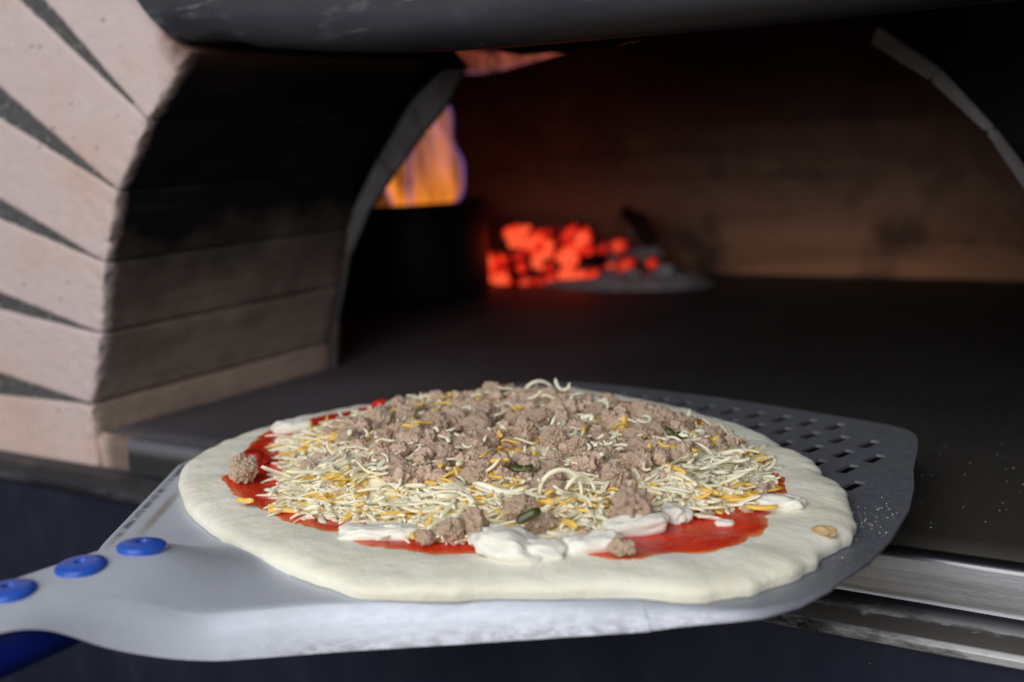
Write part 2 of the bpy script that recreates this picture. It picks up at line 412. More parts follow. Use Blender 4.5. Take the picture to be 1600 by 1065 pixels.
for mir in (False, True):
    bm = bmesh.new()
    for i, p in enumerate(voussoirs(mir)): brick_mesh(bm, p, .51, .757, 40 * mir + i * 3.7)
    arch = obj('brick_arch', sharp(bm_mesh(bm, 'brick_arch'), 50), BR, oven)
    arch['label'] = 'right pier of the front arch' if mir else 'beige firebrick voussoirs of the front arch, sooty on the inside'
    bm = bmesh.new()
    for i in range(5):
        a = J[i + 1]; lo, hi = OUT[i]
        pts = [(a[0] - .005, a[1] - .0012), (lo[0], lo[1] - .001), (hi[0], hi[1] + .002), (a[0] - .005, a[1] + .0012)]
        pts = [((-.62 - x) if mir else x, z) for x, z in pts]
        # front face recessed a little and roughened
        N = 60
        rows = []
        for t in range(N + 1):
            u = t / N; lo_ = (lerp(pts[0][0], pts[1][0], u), lerp(pts[0][1], pts[1][1], u)); hi_ = (lerp(pts[3][0], pts[2][0], u), lerp(pts[3][1], pts[2][1], u))
            row = []
            for w in range(7):
                x, z = lerp(lo_[0], hi_[0], w / 6), lerp(lo_[1], hi_[1], w / 6)
                row.append(bm.verts.new((x, .5122 + .0008 * ns(x, z, i, 240) + .0006 * ns(x, z, i, 90), z)))
            rows.append(row + [bm.verts.new((hi_[0], .756, hi_[1])), bm.verts.new((lo_[0], .756, lo_[1]))])
        for r0, r1 in zip(rows, rows[1:]):
            for w in range(9):
                bm.faces.new((r0[w], r0[(w + 1) % 9], r1[(w + 1) % 9], r1[w]))
    obj('mortar_joint', bm_mesh(bm, 'mortar'), MO, arch)

bm = bmesh.new(); box(bm, -.690, -.6405, .5135, .531, -.0312, -.0006, .002)
bmesh.ops.subdivide_edges(bm, edges=list(bm.edges), cuts=6, use_grid_fill=True)
for v in bm.verts: v.co += Vector((ns(v.co.x, v.co.y, v.co.z, 120), 0, 0)) * .0016
obj('foot_brick', bm_mesh(bm, 'foot_brick'), BR, oven)

# rendered front of the oven around the fan of bricks
PLASTER = m_plain('grey_render', (.23, .22, .21), .95, 40, .8, .1)
for mir in (False, True):
    o = [(-1.30, -.03), (-.86, -.03), (-.86, .15), (-.84, .28), (-.78, .35), (-.66, .40), (-.58, .45), (-.45, .56), (-.315, .60), (-.315, .85), (-1.30, .85)]
    o = [((-.62 - x) if mir else x, z) for x, z in o]
    obj('oven_front', plate('oven_front', o, [], .01, lambda u, v, w: Vector((u, .5205 + w, v))), PLASTER, oven)

# steel sill along the front of the hearth: rolled top edge, face, worn ledge, front lip
prof = [(.5200, -.0015), (.5165, .0004), (.5120, .0014), (.5080, .0012), (.5060, .0002), (.5050, -.0018), (.5050, -.0185), (.5042, -.0205), (.5020, -.0216),
        (.4960, -.0235), (.4900, -.0262), (.4862, -.0288), (.4848, -.0305), (.4850, -.0335), (.4868, -.0350)]
xs = [-1.0 + i * .02 for i in range(66)]
xs = [x for x in xs if x <= .30]
V = []; F = []
for x in xs:
    for j, (y, z) in enumerate(prof):
        w = .0004 * ns(x, j * .3, 0, 9) + .0002 * ns(x, j, 3, 40)
        V.append((x, y + w, z + w))
n = len(prof)
for i in range(len(xs) - 1):
    for j in range(n - 1): F.append((i * n + j, i * n + j + 1, (i + 1) * n + j + 1, (i + 1) * n + j))
# under the arch's left pier the strip stops at the pier: keep only the ledge there
F2 = []
for f in F:
    x = min(V[k][0] for k in f); zt = max(V[k][2] for k in f)
    if x < -.640 and zt > -.020: continue
    F2.append(f)
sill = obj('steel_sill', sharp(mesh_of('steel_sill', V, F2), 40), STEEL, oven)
sill['label'] = 'scratched steel strip and ledge along the front of the hearth'
# ledge shelf that carries the pier
bm = bmesh.new(); box(bm, -1.0, -.64, .4895, .80, -.0345, -.0305, .0008)
obj('pier_ledge', bm_mesh(bm, 'pier_ledge', False), STEEL, oven)

# navy body panel under the ledge
V = []; F = []; nx, nz = 40, 16
for i in range(nx + 1):
    for j in range(nz + 1):
        x = lerp(-1.1, .4, i / nx); z = lerp(-.034, -.62, j / nz)
        V.append((x, .4905 + .0015 * ns(x, z, 2, 3), z))
for i in range(nx):
    for j in range(nz): a = i * (nz + 1) + j; F.append((a, a + 1, a + nz + 2, a + nz + 1))
pan = obj('body_panel', mesh_of('body_panel', V, F), NAVY, oven); pan['label'] = 'dark navy enamelled metal panel below the sill'

# hearth floor
V = []; F = []; nx, ny = 60, 50
for i in range(nx + 1):
    for j in range(ny + 1):
        x = lerp(-1.25, .4, i / nx); y = lerp(.5185, 1.62, j / ny)
        V.append((x, y, -.0004 + .0004 * ns(x, y, 0, 14)))
for i in range(nx):
    for j in range(ny): a = i * (ny + 1) + j; F.append((a, a + ny + 1, a + ny + 2, a + 1))
b = len(V)
for i in range(nx + 1): x = lerp(-1.25, .4, i / nx); V.append((x, .5186, -.034))
for i in range(nx): F.append((b + i, b + i + 1, (i + 1) * (ny + 1), i * (ny + 1)))
obj('hearth_floor', mesh_of('hearth_floor', V, F), HEARTH, oven)['label'] = 'dark stone baking floor of the oven'

# mouth wall with the truncated inner arch
hole = [(-.684, -.01), (-.681, .041), (-.664, .096), (-.648, .129), (-.613, .176), (-.577, .2185), (-.546, .2405), (-.527, .2415),
        (-.547, .2635), (-.512, .2640), (-.500, .2520), (-.478, .2475), (-.44, .247), (-.38, .252), (-.30, .262), (-.22, .262),
        (-.212, .2455), (-.174, .2165), (-.142, .1795), (-.112, .138), (-.088, .085), (-.076, -.01)]
outer = [(-1.3, -.03), (.5, -.03), (.5, .75), (-1.3, .75)]
m = plate('mouth_wall', outer, [hole], .006, lambda u, v, w: Vector((u, .769 + w, v)))
obj('mouth_wall', m, SOOT, oven)
# the grey lip of bricks round the mouth
lo = [(-.684, -.004), (-.681, .041), (-.664, .096), (-.648, .129), (-.613, .176), (-.577, .2185), (-.546, .2405), (-.527, .2415)]
li = [(-.676, -.004), (-.670, .041), (-.652, .096), (-.629, .132), (-.599, .164), (-.566, .1955), (-.545, .213), (-.527, .236)]
ro = [(-.212, .2455), (-.174, .2165), (-.142, .1795), (-.112, .138), (-.088, .085), (-.076, -.004)]
ri = [(-.2165, .2345), (-.180, .2095), (-.1475, .1775), (-.120, .135), (-.099, .083), (-.089, -.004)]
def lip_block(p):
    t = bmesh.new(); y0, y1 = .7575 + random.uniform(0, .002), .7655
    f = [t.verts.new((x, y0, z)) for x, z in p]; b = [t.verts.new((x, y1, z)) for x, z in p]
    t.faces.new(f); t.faces.new(b[::-1])
    for i in range(4): t.faces.new((f[(i + 1) % 4], f[i], b[i], b[(i + 1) % 4]))
    bmesh.ops.recalc_face_normals(t, faces=t.faces)
    bmesh.ops.bevel(t, geom=list(t.edges), offset=.0012, segments=2, affect='EDGES')
    me = bpy.data.meshes.new('t'); t.to_mesh(me); t.free(); bm.from_mesh(me); bpy.data.meshes.remove(me)
for O, I in ((lo, li), (ro, ri)):
    bm = bmesh.new()
    for i in range(len(O) - 1):
        a, b, c, d = O[i], O[i + 1], I[i + 1], I[i]
        if O is lo and i == 6: c = (c[0] - .0005, c[1])
        lip_block([tuple(lerp(x, y, .004) for x, y in zip(a, b)), tuple(lerp(x, y, .996) for x, y in zip(a, b)),
                   tuple(lerp(x, y, .996) for x, y in zip(d, c)), tuple(lerp(x, y, .004) for x, y in zip(d, c))])
    obj('inner_arch', sharp(bm_mesh(bm, 'inner_arch'), 40), LIP, oven)['label'] = 'grey brick lip on the %s of the inner mouth' % ('left' if O is lo else 'right')

# dome over the baking chamber (superellipse plan)
V = []; F = []; NA, NR = 72, 26
cx, cy, ax, by, hz = -.52, 1.10, .66, .325, .40
for i in range(NR + 1):
    e = i / NR * PI / 2; ce, se = math.cos(e) ** .62, math.sin(e) ** .62
    for j in range(NA):
        t = j / NA * 2 * PI; ct, st = math.cos(t), math.sin(t)
        px = math.copysign(abs(ct) ** .55, ct); py = math.copysign(abs(st) ** .55, st)
        x, y, z = cx + ax * px * ce, cy + by * py * ce, -.02 + (hz + .02) * se
        V.append((x + .006 * ns(x, y, z, 11), y + .006 * ns(x + 5, y, z, 11), z))
for i in range(NR):
    for j in range(NA):
        q = (i * NA + j, i * NA + (j + 1) % NA, (i + 1) * NA + (j + 1) % NA, (i + 1) * NA + j)
        c = [sum(V[k][w] for k in q) / 4 for w in range(3)]
        if c[1] < .835 and -.80 < c[0] < .02 and c[2] < .32: continue     # open towards the mouth
        F.append(q)
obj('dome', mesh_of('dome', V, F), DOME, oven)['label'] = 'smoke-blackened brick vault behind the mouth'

# flue box over the vestibule
bm = bmesh.new()
for fc in ([(-1.0, .53, .66), (.40, .53, .66), (.40, .80, .66), (-1.0, .80, .66)],
           [(-.80, .53, .30), (-.80, .79, .30), (-.80, .79, .66), (-.80, .53, .66)], [(.20, .53, .30), (.20, .79, .30), (.20, .79, .66), (.20, .53, .66)]):
    bm.faces.new([bm.verts.new(p) for p in fc])
obj('flue_box', bm_mesh(bm, 'flue_box', False), SOOT, oven)

# hood: painted sheet with a rolled bottom edge
zb_tab = [(-.562, .2540), (-.540, .2530), (-.522, .2520), (-.512, .2495), (-.500, .2465), (-.45, .2405), (-.40, .236), (-.354, .2335), (-.2, .232), (0., .233), (.2, .262)]
hp = [(.5360, .30), (.5345, .03), (.532, .006), (.5275, .0012), (.521, 0), (.5135, .0016), (.507, .0062), (.5025, .0125), (.5005, .020), (.500, .032), (.5015, .10), (.508, .22), (.515, .34)]
V = []; F = []
hx = [-.5625 + i * (.5625 - .05) / 70 for i in range(71)]
for i, x in enumerate(hx):
    zb = interp(zb_tab, x)
    for j, (y, dz) in enumerate(hp):
        zz = zb + dz
        xx = x
        if i == 0: xx = x - max(0, zz - .256) * .76           # follows the slope of the top brick
        V.append((xx, y + .0009 * ns(x, zz, 0, 8) + .0004 * ns(x, zz, 5, 30), zz))
n = len(hp)
for i in range(len(hx) - 1):
    for j in range(n - 1): F.append((i * n + j, i * n + j + 1, (i + 1) * n + j + 1, (i + 1) * n + j))
for i in (0, len(hx) - 1): F.append(tuple(i * n + j for j in range(n)))
obj('hood', sharp(mesh_of('hood', V, F), 60), HOOD, oven)['label'] = 'glossy blue-black metal hood edge with smears and scratches'

# ------------------------------------------------------------------ gas burner and flame
bx, by_ = -.884, 1.15
burner = thing('gas_burner', 'black round gas burner pot with a flame, left of the embers', 'burner', (bx, by_, 0))
def lathe(prof, cx, cy, seg=48):
    V = []; F = []
    for r, z in prof:
        for j in range(seg): t = 2 * PI * j / seg; V.append((cx + r * math.cos(t), cy + r * math.sin(t), z))
    for i in range(len(prof) - 1):
        for j in range(seg): F.append((i * seg + j, i * seg + (j + 1) % seg, (i + 1) * seg + (j + 1) % seg, (i + 1) * seg + j))
    return V, F
BLK = m_plain('burnt_iron', (.016, .016, .020), .5, 40, .7, .5)
V, F = lathe([(.0, .001), (.088, .001), (.092, .006), (.0915, .112), (.0905, .1155), (.086, .1165), (.083, .113), (.082, .07), (0, .07)], bx, by_)
obj('burner_pot', sharp(mesh_of('burner_pot', V, F), 40), BLK, burner)
V, F = lathe([(0, .0705), (.06, .0705), (.06, .095), (.052, .098), (0, .098)], bx, by_)
obj('burner_head', sharp(mesh_of('burner_head', V, F), 40), m_plain('burner_brass', (.05, .035, .02), .5, 60), burner)
def tube(path, radii, seg=10, flat=1., twist=0., up=Vector((0, 1, 0)), cap=True):
    """tapered tube along a path; returns verts, faces"""
    V = []; F = []; P = [Vector(p) for p in path]; N = len(P)
    prev = None
    for i, p in enumerate(P):
        d = (P[min(i + 1, N - 1)] - P[max(i - 1, 0)]).normalized()
        a = d.cross(up)
        if a.length < 1e-4: a = d.cross(Vector((1, 0, 0)))
        a.normalize(); b = d.cross(a).normalized()
        tw = twist * i / max(N - 1, 1); r = radii[i] if hasattr(radii, '__len__') else radii
        for j in range(seg):
            t = 2 * PI * j / seg + tw
            off = a * math.cos(2 * PI * j / seg) * r + b * math.sin(2 * PI * j / seg) * r * flat
            if twist:
                off = Matrix.Rotation(tw, 3, d) @ off
            V.append(p + off)
    for i in range(N - 1):
        for j in range(seg): F.append((i * seg + j, i * seg + (j + 1) % seg, (i + 1) * seg + (j + 1) % seg, (i + 1) * seg + j))
    if cap: F.append(tuple(range(seg))[::-1]); F.append(tuple((N - 1) * seg + j for j in range(seg)))
    return V, F
def smooth_path(pts, n):
    """Catmull-Rom through points (any tuple length)"""
    out = []
    K = len(pts)
    for i in range(n):
        u = i / (n - 1) * (K - 1); k = min(int(u), K - 2); t = u - k
        p0, p1, p2, p3 = pts[max(k - 1, 0)], pts[k], pts[k + 1], pts[min(k + 2, K - 1)]
        out.append(tuple(.5 * (2 * b + (c - a) * t + (2 * a - 5 * b + 4 * c - d) * t * t + (3 * b - a - 3 * c + d) * t ** 3) for a, b, c, d in zip(p0, p1, p2, p3)))
    return out
FL = m_flame()
tongues = [
    [(-.895, 1.15, .100, .022), (-.893, 1.15, .140, .026), (-.880, 1.15, .185, .021), (-.868, 1.15, .225, .016), (-.860, 1.15, .262, .004)],
    [(-.845, 1.155, .100, .040), (-.842, 1.155, .150, .050), (-.838, 1.15, .200, .040), (-.832, 1.15, .245, .028), (-.822, 1.14, .285, .022), (-.80, 1.13, .312, .006)],
    [(-.822, 1.14, .100, .022), (-.818, 1.14, .140, .026), (-.814, 1.14, .175, .022), (-.826, 1.135, .215, .018), (-.822, 1.13, .250, .020), (-.800, 1.12, .283, .024), (-.770, 1.11, .305, .026), (-.73, 1.10, .318, .006)],
]
for t in tongues:
    t = [(p[0] - .024, p[1], p[2], p[3] * 1.12) for p in t]
    sp = smooth_path(t, 40); r = [max(.002, p[3] * (1 + .22 * ns(p[0], p[1], p[2], 28))) for p in sp]
    pts = [(p[0] + .006 * ns(p[0] + 3, 0, p[2], 22), p[1] + .006 * ns(p[0], 9, p[2], 22), p[2]) for p in sp]
    V, F = tube(pts, r, 20, .6)
    obj('flame', mesh_of('flame', V, F), FL, burner)
roll = [[(-.79, 1.05, .284, .004), (-.76, 1.06, .274, .011), (-.715, 1.07, .266, .011), (-.67, 1.08, .270, .008), (-.62, 1.09, .274, .002)],
        [(-.60, 1.06, .282, .002), (-.575, 1.07, .279, .004), (-.545, 1.08, .280, .004), (-.52, 1.09, .283, .001)]]
for t in roll:
    sp = smooth_path(t, 30)
    V, F = tube([p[:3] for p in sp], [max(.001, p[3]) for p in sp], 14, 1.3)
    obj('flame', mesh_of('flame', V, F), FL, burner)

# ------------------------------------------------------------------ embers
E1 = m_ember('glowing_ember', .40, .62, 1.05); E2 = m_ember('dim_ember', .46, .72, .7)
ASH = m_plain('ash', (.60, .55, .58), .95, 60, .5, .1); CHAR = m_plain('charred_wood', (.055, .028, .016), .9, 70, .5, .15)
def lump(r, sub, seed, sq=(1, 1, 1), rough=.25, freq=1.6, facet=False):
    b = bmesh.new(); bmesh.ops.create_icosphere(b, subdivisions=sub, radius=1.)
    for v in b.verts:
        c = v.co.copy()
        k = 1 + rough * ns(c.x + seed, c.y, c.z, freq) + rough * .5 * ns(c.x, c.y + seed, c.z, freq * 2.6)
        if facet:
            mx = max(abs(c.x), abs(c.y), abs(c.z)); k *= lerp(1, 1 / mx, .35)
        v.co = Vector((c.x * sq[0], c.y * sq[1], c.z * sq[2])) * k * r
    return bm_mesh(b, 'lump')
coals = [(-.828, 1.31, .056, .016, 'bright red coal at the upper left of the glowing heap'), (-.808, 1.31, .050, .015, 'red coal just right of the upper left one'), (-.822, 1.30, .036, .010, None),
         (-.868, 1.29, .024, .013, 'small red coal at the left end of the ember heap'), (-.848, 1.295, .030, .009, None), (-.790, 1.30, .030, .013, 'red coal in the middle of the ember heap'),
         (-.752, 1.31, .062, .014, 'topmost bright coal right of the middle of the heap'), (-.738, 1.31, .050, .015, 'large bright red coal under the topmost one'), (-.750, 1.295, .036, .012, None),
         (-.742, 1.28, .012, .011, 'red coal lowest in the middle of the heap'), (-.722, 1.28, .010, .010, None), (-.706, 1.28, .013, .010, None), (-.838, 1.275, .006, .010, None), (-.858, 1.28, .007, .006, None),
         (-.772, 1.29, .022, .009, None), (-.796, 1.32, .060, .009, None), (-.728, 1.30, .060, .008, None), (-.812, 1.285, .022, .007, None), (-.780, 1.30, .048, .006, None), (-.765, 1.28, .008, .007, None)]
for i, (x, y, z, r, lab) in enumerate(coals):
    o = obj('coal', lump(r, 4, i * 5.1, (1.15, .9, .95), .5, 1.5, True), E1, None, (x, y, z))
    tag(o, lab or 'small glowing red coal among the larger ones in the heap', 'coal', 'glowing coals beside the gas burner')
dim = [(-.664, 1.29, .026, .012), (-.629, 1.29, .030, .008), (-.704, 1.31, .045, .010), (-.684, 1.31, .048, .009), (-.665, 1.275, .006, .008), (-.690, 1.30, .020, .009), (-.80, 1.275, .004, .008), (-.784, 1.28, .006, .007)]
for i, (x, y, z, r) in enumerate(dim):
    o = obj('coal', lump(r, 3, 70 + i * 3.3, (1.1, .9, .9), .5, 1.5, True), E2, None, (x, y, z))
    tag(o, 'dull half-dead coal with a faint red glow in the ash', 'coal', 'half-dead coals at the edge of the embers')
BLACK_COAL = m_plain('black_coal', (.02, .017, .017), .95, 60, .5, .1); GREY_COAL = m_plain('grey_coal', (.55, .50, .52), .95, 60, .5, .1)
for i, (x, y, z, r) in enumerate([(-.845, 1.33, .040, .016), (-.815, 1.33, .022, .022), (-.775, 1.335, .030, .020), (-.745, 1.335, .020, .022), (-.860, 1.325, .014, .014), (-.805, 1.30, .010, .011), (-.725, 1.325, .034, .014)]):
    o = obj('coal', lump(r, 3, 210 + i * 3.3, (1.2, .9, .8), .5, 1.5, True), BLACK_COAL, None, (x, y, z))
    tag(o, 'black unlit coal in the gaps of the glowing heap', 'coal', 'black coals in the ember heap')
for i, (x, y, z, r) in enumerate([(-.612, 1.29, .020, .011), (-.648, 1.32, .034, .014), (-.69, 1.335, .026, .018), (-.675, 1.30, .030, .010), (-.655, 1.285, .014, .010)]):
    o = obj('coal', lump(r, 3, 130 + i * 3.3, (1.2, .9, .8), .5, 1.5, True), GREY_COAL, None, (x, y, z))
    tag(o, 'pale grey burnt-out coal lying on the ash right of the embers', 'coal', 'burnt-out grey coals')
V, F = tube([(-.700, 1.36, .085), (-.675, 1.345, .075), (-.655, 1.33, .056), (-.640, 1.32, .036)], [.008, .011, .011, .007], 10)
tag(obj('charred_stick', mesh_of('charred_stick', V, F), CHAR), 'charred brown stick leaning over the right end of the embers', 'firewood')
V = []; F = []; n = 44
for i in range(n + 1):
    for j in range(n + 1):
        u, v = i / n * 2 - 1, j / n * 2 - 1; x, y = -.685 + u * .125, 1.315 + v * .07
        d = max(0, 1 - (u * u + v * v)); z = -.002 + .022 * d ** .8 + d * (.012 * ns(x, y, 1, 36) + .006 * ns(x, y, 4, 90))
        V.append((x, y, z))
for i in range(n):
    for j in range(n): a = i * (n + 1) + j; F.append((a, a + n + 1, a + n + 2, a + 1))
tag(obj('ash_bed', mesh_of('ash_bed', V, F), ASH), 'grey ash bed under the glowing coals', 'ash', kind='stuff')

# ------------------------------------------------------------------ peel
A0 = Vector((-.347, .28)); AX = Vector((.191, .982)).normalized(); AN = Vector((AX.y, -AX.x))
ZB = .028
def pw(lat, s, z): q = A0 + AN * lat + AX * s; return Vector((q.x, q.y, z))
peel = thing('pizza_peel', 'perforated aluminium pizza peel with blue rivets and blue handle, holding the pizza', 'pizza peel', (A0.x, A0.y, ZB))
half = [(.152, .0998), (.170, .1075), (.188, .118), (.1955, .132), (.198, .150), (.1970, .18), (.192, .208), (.182, .245), (.170, .275), (.158, .300), (.146, .330), (.137, .350),
        (.131, .359), (.123, .3655), (.112, .369), (.098, .3705), (.05, .3745), (0, .3765)]
outl = half + [(-.05, .3745), (-.085, .371), (-.108, .366), (-.124, .357), (-.136, .342), (-.146, .318), (-.154, .28), (-.157, .24), (-.157, .19), (-.158, .150), (-.159, .125), (-.157, .110), (-.1513, .0998)]
def slot(lat, s, L=.0115, W=.0066):
    p = []
    for sx, sy in ((1, 1), (-1, 1), (-1, -1), (1, -1)):
        for k in range(3):
            t = PI / 2 * k / 2 + {(1, 1): 0, (-1, 1): PI / 2, (-1, -1): PI, (1, -1): 1.5 * PI}[(sx, sy)]; r = .0009
            p.append((lat + sx * (W / 2 - r) + r * math.cos(t), s + sy * (L / 2 - r) + r * math.sin(t)))
    return p
holes = []
row = 0; s = .351
while s > .13:
    for k in range(-14, 15):
        lat = .041 + k * .0165 - .0022 * row
        if (abs(lat) if lat > 0 else abs(lat) + .03) < interp([(.15, .150), (.26, .152), (.284, .138), (.306, .137), (.328, .123), (.352, .096)], s): holes.append(slot(lat, s, .0155, .0058))
    s -= .0225; row += 1
m = plate('blade', outl, holes, .0014, lambda u, v, w: pw(u, v, ZB - .0007 + w))
bm = bmesh.new(); bm.from_mesh(m); bpy.data.meshes.remove(m)
# shoulders: pressed sheet that rises to the socket, with flanges folded down along the edges
hwl = [(-.10, .0160), (-.05, .0168), (-.024, .0190), (-.012, .0270), (-.002, .046), (.0082, .0620), (.0998, .1513)]
hw = [(-.10, .0155), (-.05, .0165), (-.035, .0190), (-.02, .0240), (-.008, .031), (.005, .040), (.03, .060), (.0688, .107), (.0998, .152)]
bh = [(-.10, .0160), (-.0545, .0172), (-.0285, .0180), (-.0045, .0190), (.006, .0165), (.020, .010), (.035, .004), (.05, .001), (.06, 0)]
fb = [(-.10, .0425), (-.060, .0405), (-.048, .0365), (-.032, .0245), (-.015, .0165), (0, .0125), (.03, .0115), (.0688, .0145), (.0998, .0195)]
def isoft(tab, s): return sum(interp(tab, s + d * .003) * w for d, w in ((-3, 1), (-2, 2), (-1, 3), (0, 4), (1, 3), (2, 2), (3, 1))) / 16
def ztop(lat, s):
    w = interp([(-.1, .027), (-.02, .027), (.02, .023), (.06, .02)], s)
    return ZB + isoft(bh, s) * math.exp(-abs(lat / w) ** 3.4)
rows = []
ss = [-.10 + i * .004 for i in range(50)] + [.0998]
for s in ss:
    hr = isoft(hw, s) if s < .085 else interp(hw, s); hl = isoft(hwl, s) if s < .085 else interp(hwl, s); zf = isoft(fb, s) if s < .085 else interp(fb, s); row = []
    def side(sg):
        h = hr if sg > 0 else hl; ze = ztop(h, s)
        if sg < 0 and s > -.03: return [bm.verts.new(pw(-h - .0006, s, lerp(zf, ze, .3))), bm.verts.new(pw(-h - .0005, s, lerp(zf, ze, .7))), bm.verts.new(pw(-h - .0002, s, lerp(zf, ze, .97)))]
        return [bm.verts.new(pw(sg * (h + .0065), s - .003, zf)), bm.verts.new(pw(sg * (h + .0044), s - .002, lerp(zf, ze, .50))), bm.verts.new(pw(sg * (h + .0012), s - .0004, lerp(zf, ze, .955)))]
    L = side(-1); R = side(1)
    mid = [bm.verts.new(pw(lerp(-hl, hr, k / 24), s, ztop(lerp(-hl, hr, k / 24), s))) for k in range(25)]
    rows.append(L + mid + R[::-1])
for a, b in zip(rows, rows[1:]):
    for k in range(len(a) - 1): bm.faces.new((a[k], a[k + 1], b[k + 1], b[k]))
# the flange running out along the near and far sides of the blade
fl = [(.152, .0998, .0085, .0060), (.161, .1037, .0065, .0052), (.170, .1078, .0050, .0042), (.179, .1125, .0038, .0032), (.188, .1185, .0028, .0020), (.1955, .132, .0020, .0008), (.198, .150, .0014, .0002)]
for sg in (-1, 1):
    prev = None
    for lat, s, d, o in (fl if sg > 0 else [(.1513, .0998, .0060, .0006), (.157, .110, .0045, .0005), (.159, .125, .003, .0004), (.158, .150, .0016, .0003)]):
        r = [bm.verts.new(pw(sg * lat, s, ZB)), bm.verts.new(pw(sg * (lat + o * .2), s - .0004 * (o / .0065), ZB - d * .05)), bm.verts.new(pw(sg * (lat + o * .74), s - .002 * (o / .0065), ZB - d * .45)), bm.verts.new(pw(sg * (lat + o), s - .003 * (o / .0065), ZB - d))]
        if prev:
            for k in range(3): bm.faces.new((prev[k], prev[k + 1], r[k + 1], r[k]))
        prev = r
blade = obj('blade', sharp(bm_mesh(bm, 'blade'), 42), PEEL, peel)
for s in (-.0045, -.0285, -.0545, -.080):
    z0 = ztop(0, s)
    V, F = lathe([(0, -.002), (.0090, -.002), (.0091, .0002), (.0084, .0010), (.0062, .0016), (.0030, .0019), (.0024, .0018), (.0019, .0006), (0, .0004)], 0, 0, 28)
    tilt = math.atan2(ztop(0, s + .004) - ztop(0, s - .004), .008)
    R = Matrix.Rotation(tilt, 3, Vector((AN.x, AN.y, 0)))
    base = pw(.0015, s, z0 + .0006)
    V = [base + R @ Vector(v) for v in V]
    obj('rivet', sharp(mesh_of('rivet', V, F), 50), BLUER, peel)
hs = [-.012, -.03, -.06, -.10, -.16, -.24, -.34, -.45, -.462]
pts = [pw(0, s, .0310) for s in hs]
V, F = tube(pts, [.005, .0115, .0142, .0155, .0158, .0160, .0160, .0165, .008], 32, 1., up=Vector((0, 0, 1)))
obj('handle', sharp(mesh_of('handle', V, F), 50), BLUEH, peel)

# ------------------------------------------------------------------ pizza
PC = Vector((-.303, .462))
pizza = thing('pizza', 'unbaked pizza with sausage, shredded cheese and red sauce on the peel', 'pizza', (PC.x, PC.y, ZB))
dough_px = [(-0.4539, 0.3887), (-0.4246, 0.3634), (-0.3896, 0.3408), (-0.3706, 0.3322), (-0.3568, 0.3279), (-0.3254, 0.3161), (-0.3103, 0.3126), (-0.2915, 0.3097), (-0.2807, 0.3079), (-0.2734, 0.3047), (-0.2493, 0.313), (-0.2275, 0.3254), (-0.1994, 0.3401), (-0.1792, 0.3498), (-0.157, 0.3541), (-0.1441, 0.3743), (-0.1357, 0.3869), (-0.1333, 0.4043), (-0.1362, 0.4131), (-0.1283, 0.4332), (-0.1365, 0.4541), (-0.144, 0.4763), (-0.1545, 0.495), (-0.1636, 0.501), (-0.1688, 0.5143), (-0.1751, 0.5224), (-0.1944, 0.5374), (-0.2146, 0.5605), (-0.2337, 0.5734), (-0.2525, 0.5835), (-0.2786, 0.599), (-0.3078, 0.609), (-0.3374, 0.6166), (-0.3618, 0.6194), (-0.3878, 0.6078), (-0.4123, 0.5914), (-0.4266, 0.5787), (-0.4396, 0.5641), (-0.4563, 0.5388), (-0.4659, 0.5178), (-0.4747, 0.4848), (-0.4761, 0.4741), (-0.4751, 0.4364), (-0.4661, 0.4076)]
sauce_px = [(-0.4104, 0.3735), (-0.3623, 0.3489), (-0.3427, 0.344), (-0.3182, 0.3404), (-0.3131, 0.3444), (-0.2995, 0.3343), (-0.2801, 0.334), (-0.2461, 0.3452), (-0.2112, 0.3614), (-0.1968, 0.3596), (-0.1842, 0.3654), (-0.177, 0.3773), (-0.1631, 0.3859), (-0.1553, 0.4043), (-0.1597, 0.4262), (-0.1626, 0.4377), (-0.1572, 0.4489), (-0.164, 0.4645), (-0.1788, 0.4939), (-0.1972, 0.5146), (-0.2213, 0.5427), (-0.233, 0.5546), (-0.2551, 0.5724), (-0.299, 0.5914), (-0.3471, 0.6023), (-0.3866, 0.5923), (-0.4155, 0.5699), (-0.4388, 0.5411), (-0.4542, 0.5089), (-0.4614, 0.4795), (-0.4614, 0.4471), (-0.453, 0.4362), (-0.4313, 0.4055), (-0.4218, 0.3855)]
cheese_px = [(-0.3541, 0.3487), (-0.3205, 0.3513), (-0.318, 0.3564), (-0.28, 0.3503), (-0.2214, 0.3699), (-0.2111, 0.3816), (-0.2067, 0.4059), (-0.1851, 0.4194), (-0.1734, 0.4448), (-0.1775, 0.4744), (-0.1973, 0.507), (-0.2286, 0.5359), (-0.2692, 0.5548), (-0.3095, 0.5729), (-0.3492, 0.5764), (-0.3912, 0.5651), (-0.4298, 0.5346), (-0.4443, 0.4942), (-0.4489, 0.4573), (-0.4374, 0.4283), (-0.4155, 0.4127), (-0.385, 0.3767)]
saus_px = [(-0.3609, 0.4078), (-0.3848, 0.4168), (-0.3969, 0.4603), (-0.4043, 0.4966), (-0.3927, 0.535), (-0.3619, 0.555), (-0.3289, 0.5494), (-0.3074, 0.5692), (-0.2566, 0.5362), (-0.2155, 0.5128), (-0.2029, 0.49), (-0.2111, 0.4524), (-0.2156, 0.4244), (-0.2402, 0.4139), (-0.2602, 0.4106), (-0.2908, 0.3924), (-0.3212, 0.3868)]
